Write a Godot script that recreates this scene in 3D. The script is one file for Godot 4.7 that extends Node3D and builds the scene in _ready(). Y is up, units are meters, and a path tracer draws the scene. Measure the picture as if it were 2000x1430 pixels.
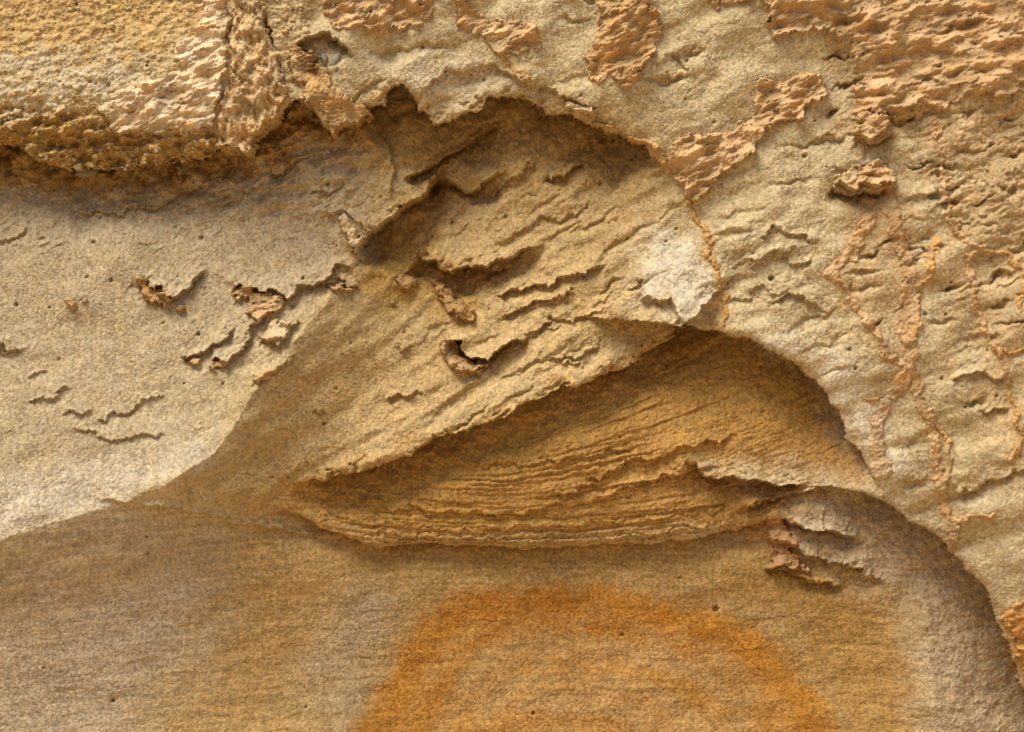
extends Node3D
# A weathered sandstone cliff face, seen close: half a metre of it across the picture.
# The wall lies in the plane z = 0 and faces +z; shapes are laid out on it in units of a quarter of a millimetre:
# u to the right, v downwards, h out of the wall.
const UNIT := 0.00025
const EYE_Y := 1.25
const STEP := 2.0
const U_IN := Vector2(-44.0, 2044.0)
const V_IN := Vector2(-44.0, 1474.0)
const MARGIN := 36
const GROWTH := 1.17

var U := PackedFloat32Array()
var V := PackedFloat32Array()
var gw := 0
var gh := 0
var H := PackedFloat32Array()       # height of the rock
var OX := PackedFloat32Array()      # how far a place is drawn back under an overhang
var OY := PackedFloat32Array()
var WX := PackedFloat32Array()      # raggedness of edges
var WY := PackedFloat32Array()
var CR := PackedFloat32Array()      # base colour of the rock, linear
var CG := PackedFloat32Array()
var CB := PackedFloat32Array()
var GA := PackedFloat32Array()      # size of the sand grains
var REG := PackedByteArray()        # which bed a place belongs to
var rock: StandardMaterial3D
var clay: StandardMaterial3D
var stone: StandardMaterial3D
var taken := {}
var clock := 0


func _ready() -> void:
	clock = Time.get_ticks_msec()
	# camera
	var cam := Camera3D.new()
	cam.name = "camera"
	var lens := CameraAttributesPhysical.new()
	lens.frustum_focal_length = 100.0
	lens.frustum_near = 0.05
	lens.frustum_far = 60.0
	lens.exposure_aperture = 2.8
	lens.frustum_focus_distance = 1.490
	cam.attributes = lens
	cam.fov = rad_to_deg(2.0 * atan(0.12))
	cam.near = 0.05
	cam.far = 60.0
	add_child(cam)
	cam.position = Vector3(0, EYE_Y, 715.0 * UNIT / 0.12)
	cam.current = true
	# sky: a bright veiled sky, open above
	var around := WorldEnvironment.new()
	around.name = "air"
	var env := Environment.new()
	env.background_mode = Environment.BG_SKY
	env.tonemap_mode = Environment.TONE_MAPPER_LINEAR
	env.tonemap_exposure = 3.65
	var sm := ProceduralSkyMaterial.new()
	sm.sky_top_color = Color(0.42, 0.455, 0.50)
	sm.sky_horizon_color = Color(0.235, 0.20, 0.155)
	sm.sky_curve = 0.25
	sm.ground_bottom_color = Color(0.25, 0.165, 0.075)
	sm.ground_horizon_color = Color(0.26, 0.19, 0.10)
	sm.sun_angle_max = 40.0
	var sky := Sky.new()
	sky.sky_material = sm
	env.sky = sky
	env.sdfgi_enabled = true
	env.ssao_enabled = true
	env.ssil_enabled = true
	around.environment = env
	add_child(around)
	# sun behind thin cloud, high and a little to the left
	var sun := DirectionalLight3D.new()
	sun.name = "sun"
	sun.light_energy = 0.5
	sun.light_angular_distance = 34.0
	sun.light_color = Color(1.0, 0.97, 0.91)
	sun.shadow_enabled = true
	sun.sky_mode = DirectionalLight3D.SKY_MODE_LIGHT_ONLY
	add_child(sun)
	sun.look_at_from_position(Vector3(-0.40, 1.0, 0.34), Vector3.ZERO)

	rock = matte("sandstone", 0.95, 4.3, 1.6, 0.034)
	clay = matte("dried_mud", 0.95, 3.0, 0.35, 0.03)
	stone = matte("pebble_stone", 1.0, 0.0)

	grid()
	base_form()
	tell("base")
	beds()
	edges()
	tell("edges")
	relief()
	tell("relief")
	stains_and_shading()
	tell("stains_and_shading")
	mud(true)
	cliff()
	tell("cliff")
	mud(false)
	tell("mud")
	pebbles()
	ground()
	tell("all")


func tell(what: String) -> void:
	print(what, " ", Time.get_ticks_msec() - clock)


# ---------------------------------------------------------------- helpers

func matte(called: String, rough: float, grain := 4.2, contrast := 1.0, depth := 0.05) -> StandardMaterial3D:
	var m := StandardMaterial3D.new()
	m.resource_name = called
	m.vertex_color_use_as_albedo = true
	m.roughness = rough
	m.metallic_specular = 0.2
	if grain > 0.0:
		m.albedo_texture = grains(grain, FastNoiseLite.RETURN_CELL_VALUE, contrast)
		m.heightmap_enabled = true
		m.heightmap_texture = grains(grain, FastNoiseLite.RETURN_DISTANCE, -1.0)
		m.heightmap_scale = depth
		m.uv1_triplanar = true
		m.uv1_world_triplanar = true
		m.uv1_scale = Vector3.ONE / (2048.0 * UNIT)
	return m


# Sand: cells one grain wide, each with a tone of its own; with a negative contrast the height of the grains. One texel is one unit of the wall.
func grains(size: float, what: FastNoiseLite.CellularReturnType, contrast: float) -> NoiseTexture2D:
	var n := FastNoiseLite.new()
	n.seed = 15
	n.noise_type = FastNoiseLite.TYPE_CELLULAR
	n.frequency = 1.0 / size
	n.fractal_type = FastNoiseLite.FRACTAL_NONE
	n.cellular_return_type = what
	var t := NoiseTexture2D.new()
	t.width = 2048
	t.height = 2048
	t.noise = n
	var r := Gradient.new()
	if contrast < 0.0:
		r.offsets = PackedFloat32Array([0.0, 1.0])
		r.colors = PackedColorArray([Color.WHITE, Color.BLACK])
	else:
		var mid := 0.80
		r.offsets = PackedFloat32Array([0.0, 0.3, 0.75, 0.92, 1.0])
		r.colors = PackedColorArray([tone(mid - 0.22 * contrast, 0.88), tone(mid - 0.10 * contrast, 0.95), tone(mid + 0.02 * contrast, 1.0), tone(minf(mid + 0.08 * contrast, 1.0), 1.0), tone(1.0, 1.05)])
	t.color_ramp = r
	return t


func tone(v: float, blue: float) -> Color:
	return Color(v, v * lerpf(1.0, blue, 0.4), minf(v * blue, 1.0)).linear_to_srgb()


func noise(seed_: int, wavelength: float, octaves := 3, kind := FastNoiseLite.TYPE_SIMPLEX_SMOOTH) -> FastNoiseLite:
	var n := FastNoiseLite.new()
	n.seed = seed_
	n.noise_type = kind
	n.frequency = 1.0 / wavelength
	n.fractal_type = FastNoiseLite.FRACTAL_FBM if octaves > 1 else FastNoiseLite.FRACTAL_NONE
	n.fractal_octaves = octaves
	return n


func pts(s: String) -> PackedVector2Array:
	var out := PackedVector2Array()
	for w in s.split(" ", false):
		var c := w.split(",")
		out.append(Vector2(c[0].to_float(), c[1].to_float()))
	return out


func axis(lo: float, hi: float) -> PackedFloat32Array:
	var a := PackedFloat32Array()
	var out := PackedFloat32Array()
	var x := lo
	var d := STEP
	for i in MARGIN:
		d *= GROWTH
		x -= d
		a.append(x)
	a.reverse()
	out.append_array(a)
	var n := int(round((hi - lo) / STEP))
	for i in n + 1:
		out.append(lo + i * STEP)
	x = lo + n * STEP
	d = STEP
	for i in MARGIN:
		d *= GROWTH
		x += d
		out.append(x)
	return out


func iu(u: float) -> int:
	return 0 if u < U_IN.x else gw - 1 if u > U_IN.y else MARGIN + int((u - U_IN.x) / STEP)


func jv(v: float) -> int:
	return 0 if v < V_IN.x else gh - 1 if v > V_IN.y else MARGIN + int((v - V_IN.x) / STEP)


func at(u: float, v: float, h: float) -> Vector3:
	return Vector3((u - 1000.0) * UNIT, EYE_Y + (715.0 - v) * UNIT, h * UNIT)


func height(u: float, v: float) -> float:
	return H[jv(v) * gw + iu(u)]


func numbered(called: String) -> String:
	taken[called] = taken.get(called, -1) + 1
	return called if taken[called] == 0 else "%s_%03d" % [called, taken[called]]


func tag(o: Node3D, label: String, category: String, group := "") -> void:
	o.set_meta("label", label)
	o.set_meta("category", category)
	if group:
		o.set_meta("group", group)


func grid() -> void:
	U = axis(U_IN.x, U_IN.y)
	V = axis(V_IN.x, V_IN.y)
	gw = U.size()
	gh = V.size()
	OX.resize(gw * gh); OY.resize(gw * gh)
	H.resize(gw * gh); WX.resize(gw * gh); WY.resize(gw * gh); GA.resize(gw * gh)
	CR.resize(gw * gh); CG.resize(gw * gh); CB.resize(gw * gh); REG.resize(gw * gh)
	var nx := noise(3, 60.0, 4)
	nx.fractal_gain = 0.62
	var ny := noise(4, 60.0, 4)
	ny.fractal_gain = 0.62
	for j in gh:
		var v := V[j]
		for i in gw:
			var k := j * gw + i
			WX[k] = nx.get_noise_2d(U[i], v) * 13.0
			WY[k] = ny.get_noise_2d(U[i], v) * 13.0


func cubic(t: float) -> PackedFloat32Array:
	var t2 := t * t
	var t3 := t2 * t
	return PackedFloat32Array([-0.5 * t + t2 - 0.5 * t3, 1.0 - 2.5 * t2 + 1.5 * t3, 0.5 * t + 2.0 * t2 - 1.5 * t3, -0.5 * t2 + 0.5 * t3])


func base_form() -> void:
	# rows every 200 downwards from -200, columns every 250 from -250
	var rows := [
		[-30, -30, -30, -15, 0, 0, 10, 20, 40, 70, 90],
		[-5, -5, -5, 5, 5, 5, 20, 44, 62, 90, 110],
		[40, 40, 38, 32, 0, 0, 20, 38, 70, 110, 130],
		[-18, -18, -18, -26, -50, -62, -22, 50, 85, 120, 140],
		[26, 26, 18, -10, -58, -34, 14, 60, 95, 130, 150],
		[62, 60, 50, 0, -26, 2, -14, 30, 95, 135, 155],
		[76, 74, 58, 0, -30, -20, -35, -25, 60, 135, 160],
		[50, 48, 28, -30, -68, -76, -76, -70, -24, 100, 160],
		[44, 42, 22, -22, -54, -62, -64, -62, -22, 50, 150],
		[96, 94, 72, 30, -16, -38, -44, -46, -12, 60, 140]]
	var col := PackedInt32Array()
	var wu := []
	for i in gw:
		var x := clampf((U[i] + 250.0) / 250.0, 0.0, 9.999)
		col.append(int(x))
		wu.append(cubic(x - int(x)))
	var big := noise(11, 420.0, 3)
	for j in gh:
		var y := clampf((V[j] + 200.0) / 200.0, 0.0, 8.999)
		var r := int(y)
		var wv := cubic(y - r)
		var line := PackedFloat32Array()
		for c in 11:
			var s := 0.0
			for q in 4:
				s += wv[q] * float(rows[clampi(r + q - 1, 0, 9)][c])
			line.append(s)
		for i in gw:
			var c := col[i]
			var w: PackedFloat32Array = wu[i]
			H[j * gw + i] = w[0] * line[maxi(c - 1, 0)] + w[1] * line[c] + w[2] * line[c + 1] + w[3] * line[mini(c + 2, 10)] + 9.0 * big.get_noise_2d(U[i], V[j])


# An edge that runs along a line. On its upper side (the left hand when walking right to left) the rock swells out by d over a width lu,
# on its lower side it lies back by e over a width ld. e = -d makes a crest without a step.
func edge(line: String, d: float, e: float, lu: float, ld: float, ta := 40.0, tb := 40.0, jag := 1.0, power := 2.0, under := 0.0) -> void:
	if ld < 36.0:  # small steps are worn soft
		ld *= 1.8
		lu *= 1.5
		e *= 0.68
		jag *= 1.7
	edge_along(pts(line), d, e, lu, ld, ta, tb, jag, power, under)


func edge_along(p: PackedVector2Array, d: float, e: float, lu: float, ld: float, ta: float, tb: float, jag: float, power: float, under := 0.0) -> void:
	var n := p.size() - 1
	var ax := PackedFloat32Array()
	var ay := PackedFloat32Array()
	var ex := PackedFloat32Array()
	var ey := PackedFloat32Array()
	var le := PackedFloat32Array()
	var cum := PackedFloat32Array()
	var total := 0.0
	var lo := p[0]
	var hi := p[0]
	for s in n:
		var q := p[s + 1] - p[s]
		ax.append(p[s].x); ay.append(p[s].y); ex.append(q.x); ey.append(q.y)
		le.append(maxf(q.length(), 0.01)); cum.append(total)
		total += q.length()
		lo = lo.min(p[s + 1])
		hi = hi.max(p[s + 1])
	var reach := maxf(lu, ld) + 6.0
	var most := reach * reach
	var i0 := iu(lo.x - reach - 10.0)
	var i1 := iu(hi.x + reach + 10.0)
	var j0 := jv(lo.y - reach - 10.0)
	var j1 := jv(hi.y + reach + 10.0)
	for j in range(j0, j1 + 1):
		for i in range(i0, i1 + 1):
			var k := j * gw + i
			var x := U[i] + jag * WX[k]
			var y := V[j] + jag * WY[k]
			var best := 1e9
			var cr := 0.0
			var arc := 0.0
			var bx := 0.0
			var by := 0.0
			for s in n:
				var dx := x - ax[s]
				var dy := y - ay[s]
				var l := le[s]
				var t := clampf((dx * ex[s] + dy * ey[s]) / (l * l), 0.0, 1.0)
				var qx := dx - t * ex[s]
				var qy := dy - t * ey[s]
				var dd := qx * qx + qy * qy
				if dd < best + 0.02:
					var c := (ex[s] * dy - ey[s] * dx) / l
					if dd < best - 0.02 or absf(c) > absf(cr):
						cr = c
						arc = cum[s] + t * l
						bx = qx
						by = qy
					best = minf(best, dd)
			if best > most:
				continue
			var w := 1.0
			if ta > 0.0:
				w *= smoothstep(0.0, ta, arc)
			if tb > 0.0:
				w *= smoothstep(0.0, tb, total - arc)
			if w <= 0.0:
				continue
			var dist := sqrt(best)
			var up := d * pow(maxf(1.0 - dist / lu, 0.0), power)
			var down := -e * pow(maxf(1.0 - dist / ld, 0.0), power)
			var mixed := 0.0
			if under > 0.0 and cr < 0.0 and dist < 16.0:
				up -= 9.0 * (1.0 - dist / 16.0) * (1.0 - dist / 16.0)
			if dist >= 1.6:
				mixed = up if cr < 0.0 else down
			else:
				var f := smoothstep(-1.6, 1.6, -dist if cr > 0.0 else dist)
				mixed = lerpf(down, up, f)
			H[k] += w * mixed
			if under > 0.0 and cr > 0.0 and dist < 3.0 * under and dist > 0.01:
				var pull := w * under * (1.0 - dist / (3.0 * under)) * (1.0 - dist / (3.0 * under)) / dist
				OX[k] -= bx * pull
				OY[k] -= by * pull


# Signed distance (positive inside) to a closed outline, over the part of the grid that it can reach.
class Field:
	var i0: int
	var i1: int
	var j0: int
	var j1: int
	var d: PackedFloat32Array

	func get_at(i: int, j: int) -> float:
		return d[(j - j0) * (i1 - i0 + 1) + i - i0]


func field(outline: String, reach: float, jag := 1.0) -> Field:
	var p := pts(outline)
	var n := p.size()
	var ax := PackedFloat32Array()
	var ay := PackedFloat32Array()
	var ex := PackedFloat32Array()
	var ey := PackedFloat32Array()
	var l2 := PackedFloat32Array()
	var lo := p[0]
	var hi := p[0]
	for s in n:
		var q := p[(s + 1) % n] - p[s]
		ax.append(p[s].x); ay.append(p[s].y); ex.append(q.x); ey.append(q.y)
		l2.append(maxf(q.length_squared(), 0.01))
		lo = lo.min(p[s])
		hi = hi.max(p[s])
	var f := Field.new()
	f.i0 = iu(lo.x - reach - 10.0)
	f.i1 = iu(hi.x + reach + 10.0)
	f.j0 = jv(lo.y - reach - 10.0)
	f.j1 = jv(hi.y + reach + 10.0)
	f.d.resize((f.i1 - f.i0 + 1) * (f.j1 - f.j0 + 1))
	var at_ := 0
	for j in range(f.j0, f.j1 + 1):
		for i in range(f.i0, f.i1 + 1):
			var k := j * gw + i
			var x := U[i] + jag * WX[k]
			var y := V[j] + jag * WY[k]
			var best := 1e12
			var inside := false
			for s in n:
				var dx := x - ax[s]
				var dy := y - ay[s]
				var fx := ex[s]
				var fy := ey[s]
				var t := clampf((dx * fx + dy * fy) / l2[s], 0.0, 1.0)
				var qx := dx - t * fx
				var qy := dy - t * fy
				best = minf(best, qx * qx + qy * qy)
				if (dy >= 0.0) != (dy - fy >= 0.0) and dx < fx * dy / fy:
					inside = not inside
			f.d[at_] = sqrt(best) if inside else -sqrt(best)
			at_ += 1
	return f


# the same for a band along a line, with a width that changes from wa to wb
func band(line: String, wa: float, wb: float, jag := 1.0) -> Field:
	var p := pts(line)
	var n := p.size() - 1
	var lo := p[0]
	var hi := p[0]
	var total := 0.0
	for s in n:
		lo = lo.min(p[s + 1])
		hi = hi.max(p[s + 1])
		total += p[s].distance_to(p[s + 1])
	var reach := maxf(wa, wb) + 34.0
	var f := Field.new()
	f.i0 = iu(lo.x - reach)
	f.i1 = iu(hi.x + reach)
	f.j0 = jv(lo.y - reach)
	f.j1 = jv(hi.y + reach)
	f.d.resize((f.i1 - f.i0 + 1) * (f.j1 - f.j0 + 1))
	var at_ := 0
	for j in range(f.j0, f.j1 + 1):
		for i in range(f.i0, f.i1 + 1):
			var k := j * gw + i
			var q := Vector2(U[i] + jag * WX[k], V[j] + jag * WY[k])
			var best := -1e9
			var gone := 0.0
			for s in n:
				var e := p[s + 1] - p[s]
				var l := e.length()
				var t := clampf((q - p[s]).dot(e) / (l * l), 0.0, 1.0)
				best = maxf(best, lerpf(wa, wb, (gone + t * l) / total) - (q - p[s] - e * t).length())
				gone += l
			f.d[at_] = best
			at_ += 1
	return f


# wavy relief: long along an angle, short across it
func waves(f: Field, soft: float, angle: float, along: float, across: float, amp: float, seed_: int, octaves := 3, sharp := 0.0) -> void:
	var n := noise(seed_, 1.0, octaves)
	var c := cos(deg_to_rad(angle))
	var s := sin(deg_to_rad(angle))
	var at_ := 0
	for j in range(f.j0, f.j1 + 1):
		for i in range(f.i0, f.i1 + 1):
			var m := smoothstep(-soft, soft, f.d[at_])
			at_ += 1
			if m > 0.0:
				var a := (U[i] * c + V[j] * s) / along
				var b := (V[j] * c - U[i] * s) / across
				var z := n.get_noise_2d(a, b)
				if sharp > 0.0:
					z = lerpf(z, 0.5 - 2.0 * absf(z), sharp)
				H[j * gw + i] += m * amp * z


# thin layers that weather into small overhanging steps
func layers(f: Field, soft: float, angle: float, period: float, along: float, amp: float, seed_: int, keep := 0.25, bow := 0.0, bow_u := 0.0, wander := 1.3) -> void:
	var n := noise(seed_, 1.0, 3)
	var n2 := noise(seed_ + 1, 1.0, 2)
	var c := cos(deg_to_rad(angle))
	var s := sin(deg_to_rad(angle))
	var at_ := 0
	for j in range(f.j0, f.j1 + 1):
		for i in range(f.i0, f.i1 + 1):
			var m := smoothstep(-soft, soft, f.d[at_])
			at_ += 1
			if m > 0.0:
				var k := j * gw + i
				var u := U[i] + WX[k] * 0.5
				var v := V[j] + WY[k] * 0.5 + bow * (U[i] - bow_u) * (U[i] - bow_u)
				var a := u * c + v * s
				var b := v * c - u * s
				var ph := b / period + wander * n.get_noise_2d(a / along, b / (period * 3.0))
				var fr := ph - floorf(ph)
				var prof := fr * fr if fr < 0.86 else 0.74 * (1.0 - fr) / 0.14
				var strength := clampf(n2.get_noise_2d(a / along * 1.6 + floorf(ph) * 7.3, b / (period * 4.0)) * 1.6 + keep, 0.0, 1.0)
				H[k] += m * amp * strength * (prof - 0.25)


func paint(f: Field, soft: float, c: Color, share := 1.0, rough := 0.0, wl := 80.0, seed_ := 50) -> void:
	var n := noise(seed_, wl, 3)
	var at_ := 0
	for j in range(f.j0, f.j1 + 1):
		for i in range(f.i0, f.i1 + 1):
			var d := f.d[at_]
			at_ += 1
			if d < -soft - rough:
				continue
			if rough > 0.0:
				d += rough * n.get_noise_2d(U[i], V[j])
			var m := share * smoothstep(-soft, soft, d)
			if m > 0.0:
				var k := j * gw + i
				CR[k] = lerpf(CR[k], c.r, m)
				CG[k] = lerpf(CG[k], c.g, m)
				CB[k] = lerpf(CB[k], c.b, m)


# a mesh over the cells of a window of the grid for which keep is set
func patch(pp: PackedVector3Array, w: int, rows: int, keep: PackedByteArray, cr: PackedFloat32Array, cg: PackedFloat32Array, cb: PackedFloat32Array) -> ArrayMesh:
	var number := PackedInt32Array()
	number.resize(w * rows)
	number.fill(-1)
	var pos := PackedVector3Array()
	var nor := PackedVector3Array()
	var col := PackedColorArray()
	var idx := PackedInt32Array()
	for j in rows - 1:
		for i in w - 1:
			var q := j * w + i
			if keep[q] == 0:
				continue
			for o in 4:
				var ii := i + (o & 1)
				var jj := j + (o >> 1)
				var k := jj * w + ii
				if number[k] < 0:
					number[k] = pos.size()
					pos.append(pp[k])
					var across := pp[k + 1 if ii < w - 1 else k] - pp[k - 1 if ii > 0 else k]
					var down := pp[k + w if jj < rows - 1 else k] - pp[k - w if jj > 0 else k]
					nor.append(down.cross(across).normalized())
					col.append(Color(cr[k] * 1.25, cg[k] * 1.25, cb[k] * 1.25))
			idx.append_array([number[q], number[q + 1], number[q + w], number[q + 1], number[q + w + 1], number[q + w]])
	var arrays := []
	arrays.resize(Mesh.ARRAY_MAX)
	arrays[Mesh.ARRAY_VERTEX] = pos
	arrays[Mesh.ARRAY_NORMAL] = nor
	arrays[Mesh.ARRAY_COLOR] = col
	arrays[Mesh.ARRAY_INDEX] = idx
	var me := ArrayMesh.new()
	me.add_surface_from_arrays(Mesh.PRIMITIVE_TRIANGLES, arrays)
	return me


# ---------------------------------------------------------------- the rock

const BED := {
	pebbly = "-6000,-6000 620,-6000 620,40 600,150 560,205 520,255 440,300 300,330 150,342 60,318 -6000,300",
	pale = "-6000,300 60,318 150,342 300,330 440,300 520,255 600,210 700,240 720,300 730,420 715,470 640,590 500,770 430,880 330,950 250,975 0,1055 -6000,2000",
	hollow = "600,210 720,217 748,206 769,168 850,245 954,192 1070,200 1112,224 1280,290 1310,400 1300,450 1250,545 1255,585 1332,639 1259,698 1147,747 1014,796 979,821 874,852 786,898 650,933 550,942 520,1010 470,1020 250,975 330,950 430,880 500,770 640,590 715,470 730,420 720,300",
	layered = "550,942 650,933 786,898 874,852 979,821 1014,796 1147,747 1259,698 1332,639 1450,662 1560,720 1610,780 1650,850 1700,930 1620,950 1540,1025 1500,1025 1380,1052 1280,1066 1150,1071 1020,1076 900,1070 740,1076 690,1060 520,1010",
	lower = "-6000,2000 0,1055 250,975 470,1020 520,1010 690,1060 740,1076 900,1070 1020,1076 1150,1071 1280,1066 1380,1052 1500,1025 1540,1025 1620,950 1680,965 1730,985 1770,1020 1830,1050 1860,1090 1900,1130 1925,1170 1950,1240 1980,1320 2000,1370 2400,2200 6000,7000 -6000,7000",
}
const BED_RIGHT := "620,-6000 9000,-6000 9000,9000 2400,2200 2000,1370 1900,1130 1715,950 1655,860 1560,722 1332,639 1250,545 1300,450 1280,290 1112,224 954,192 850,245 769,168 700,230 600,150"


func beds() -> void:
	var number := 0
	for called in ["pebbly", "pale", "hollow", "layered", "lower"]:
		number += 1
		var f := field(BED[called], 4.0, 1.0)
		var at_ := 0
		for j in range(f.j0, f.j1 + 1):
			for i in range(f.i0, f.i1 + 1):
				if f.d[at_] > 0.0:
					REG[j * gw + i] = number
				at_ += 1


func edges() -> void:
	# the overhanging foot of the pebbly bed
	edge("-6000,280 0,292 40,285 75,318 110,322 150,340 190,326 240,330 300,322 360,318 420,300 460,298 520,262 560,212 600,198 650,240 690,238 720,217", 12.0, 105.0, 90.0, 170.0, 0.0, 60.0, 1.3, 2.0, 16.0)
	# overhang above the hollow
	edge("690,240 720,217 748,206 769,168 786,168 804,196 818,213 842,227 849,245 891,227 933,217 954,192 982,187 1003,196 1028,196 1070,217 1112,226 1160,245 1200,262 1250,285 1300,330", 4.0, 135.0, 90.0, 180.0, 40.0, 90.0, 1.0, 1.7, 22.0)
	edge("800,190 850,160 920,140 955,133 1000,138 1025,160 1070,172 1100,195 1150,206 1200,235", 6.0, 16.0, 40.0, 34.0, 50.0, 60.0)
	# the crest between the pale face and the shade
	edge("-6000,2600 -300,1170 0,1055 120,1015 250,975 330,948 430,880 470,820 500,770 560,690 640,590 690,510 720,450", 42.0, -42.0, 330.0, 170.0, 0.0, 380.0, 0.3, 1.3)
	edge("250,985 330,948 430,880 470,820 500,770 560,690 640,590 690,510 720,440", 34.0, -34.0, 150.0, 200.0, 160.0, 200.0, 0.3, 1.3)
	edge("690,520 700,495 715,452 760,425 790,400 825,376 850,345 858,310", 20.0, 105.0, 90.0, 150.0, 50.0, 60.0, 1.0, 1.5)
	# the long ridge and the rim of the arch
	edge("545,942 600,945 650,933 700,920 786,898 814,877 874,852 940,835 979,821 1007,817 1014,796 1042,782 1105,761 1147,747 1196,723 1259,698 1301,670 1332,639", 38.0, 68.0, 170.0, 115.0, 160.0, 0.0, 1.1, 1.6, 14.0)
	edge("1332,639 1390,645 1450,662 1510,690 1560,722 1600,760 1630,808 1655,860 1690,915 1725,965", 10.0, 132.0, 140.0, 240.0, 0.0, 230.0, 0.7, 1.7, 30.0)
	edge("1560,946 1620,950 1680,965 1730,985 1770,1015 1830,1050 1862,1092 1900,1130 1925,1172 1950,1240 1980,1320 2005,1380 2100,1560 2600,2600", 8.0, 112.0, 100.0, 190.0, 170.0, 0.0, 0.7, 1.7, 24.0)
	# the pale knob where ridge and rim meet
	edge("1235,540 1252,548 1254,585 1280,582 1305,592 1332,639", 9.0, 16.0, 90.0, 50.0, 20.0, 10.0)
	# foot of the layered bed
	edge("480,1012 560,1000 640,1040 690,1060 740,1075 800,1066 900,1070 1020,1076 1150,1071 1280,1066 1380,1052 1500,1022 1560,1010", 5.0, 38.0, 60.0, 110.0, 160.0, 60.0, 0.6, 2.0, 8.0)
	edge("190,968 250,975 350,992 470,1021 560,1040 680,1060", 8.0, 6.0, 14.0, 30.0, 60.0, 40.0, 0.5)
	var cut := RandomNumberGenerator.new()
	cut.seed = 51
	for n in 30:
		var c := 1072.0 - 3.0 * n - 0.16 * n * n
		var from_u := cut.randf_range(600.0, 760.0) + (0.0 if c > 1000.0 else (1000.0 - c) * cut.randf_range(1.6, 3.6))
		var to_u := cut.randf_range(1180.0, 1500.0)
		if n % 3 == 1:
			to_u = lerpf(from_u, to_u, cut.randf_range(0.4, 0.7))
		elif n % 3 == 2:
			from_u = lerpf(from_u, to_u, cut.randf_range(0.3, 0.6))
		var along := PackedVector2Array()
		for q in 9:
			var u := lerpf(from_u, to_u, q / 8.0)
			along.append(Vector2(u, c - 0.0002 * (u - 1000.0) * (u - 1000.0) - maxf(0.0, 1010.0 - c) * 0.0022 * maxf(0.0, u - 1000.0) + cut.randf_range(-1.0, 1.0)))
		edge_along(along, cut.randf_range(1.0, 3.0), cut.randf_range(2.5, 7.0), 9.0, cut.randf_range(9.0, 15.0), 60.0, 60.0, 0.4, 1.8)
	edge("560,955 650,976 740,990 880,1006 1000,1004 1100,990 1250,960 1370,925", 3.0, 8.0, 20.0, 24.0, 40.0, 40.0)
	edge("690,1045 780,1046 900,1052 1020,1056 1150,1050 1300,1040 1420,1020", 3.0, 5.0, 9.0, 11.0, 30.0, 40.0)
	edge("600,990 700,1020 820,1034 960,1036 1100,1030 1300,1012 1460,990", 3.0, 5.0, 12.0, 12.0, 30.0, 40.0)
	edge("700,1062 850,1062 1000,1066 1200,1060 1350,1044", 5.0, 5.0, 8.0, 12.0, 30.0, 40.0)
	edge("800,900 900,905 1000,915 1100,900 1250,870", 4.0, 8.0, 20.0, 24.0, 40.0, 50.0)
	edge("1130,935 1180,925 1240,902 1330,880 1450,850", 8.0, 12.0, 30.0, 26.0, 30.0, 60.0)
	edge("1210,965 1260,945 1330,925 1360,905", 8.0, 10.0, 20.0, 22.0, 20.0, 20.0)
	edge("1060,965 1100,968 1130,955 1180,945", 7.0, 8.0, 20.0, 16.0, 20.0, 20.0)
	# prongs under the rim at the right
	edge("1366,905 1376,936 1420,934 1480,938 1520,950 1580,944", 24.0, 42.0, 46.0, 60.0, 10.0, 30.0)
	edge("1440,1003 1480,985 1540,975 1590,955 1640,960", 18.0, 22.0, 36.0, 40.0, 30.0, 30.0)
	edge("1538,1010 1546,1027 1580,1034 1625,1042 1700,1062", 18.0, 30.0, 40.0, 40.0, 6.0, 50.0)
	edge("1505,1052 1540,1060 1590,1085 1680,1122 1740,1150", 14.0, 20.0, 26.0, 34.0, 20.0, 60.0)
	edge("1498,1112 1545,1118 1590,1138 1620,1142 1660,1150", 14.0, 24.0, 26.0, 40.0, 20.0, 30.0)
	edge("1830,1560 1826,1430 1822,1300 1800,1210 1770,1150", 9.0, -9.0, 110.0, 90.0, 60.0, 90.0, 0.2, 1.8)
	# ribs and nubs in the hollow
	edge("790,352 804,338 856,308 900,282 947,256 1010,225", 12.0, 50.0, 50.0, 80.0, 20.0, 60.0)
	edge("836,345 850,348 880,344 895,360 910,372 935,362 1000,318", 18.0, 46.0, 34.0, 70.0, 8.0, 60.0)
	edge("957,366 966,372 985,356 1017,336 1050,312", 12.0, 16.0, 22.0, 30.0, 6.0, 40.0)
	edge("1072,338 1082,346 1100,340 1125,322 1150,312", 14.0, 20.0, 24.0, 36.0, 6.0, 20.0)
	edge("815,505 824,518 845,508 862,524 915,530 965,509 1017,495 1080,470", 18.0, 52.0, 90.0, 100.0, 14.0, 90.0, 1.3, 1.6)
	edge("880,560 900,535 925,528 960,525 1000,512", 6.0, 22.0, 14.0, 34.0, 10.0, 20.0)
	edge("968,580 975,574 1020,562 1080,552 1133,537 1200,510", 12.0, 18.0, 34.0, 34.0, 8.0, 60.0)
	edge("980,612 1014,602 1060,590 1090,581 1130,565", 6.0, 20.0, 30.0, 30.0, 20.0, 30.0)
	edge("960,470 1020,440 1100,420 1180,380", 5.0, 7.0, 50.0, 34.0, 40.0, 60.0)
	edge("870,665 893,668 905,690 935,702 956,706 972,688 1000,670 1040,655", 24.0, 34.0, 40.0, 44.0, 8.0, 40.0)
	edge("1000,645 1060,640 1100,628 1200,600", 5.0, 9.0, 30.0, 30.0, 30.0, 40.0)
	edge("1065,705 1090,694 1120,702 1150,690 1180,672", 6.0, 12.0, 16.0, 20.0, 10.0, 20.0)
	edge("1100,712 1115,716 1140,706", 6.0, 10.0, 14.0, 16.0, 6.0, 10.0)
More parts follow.
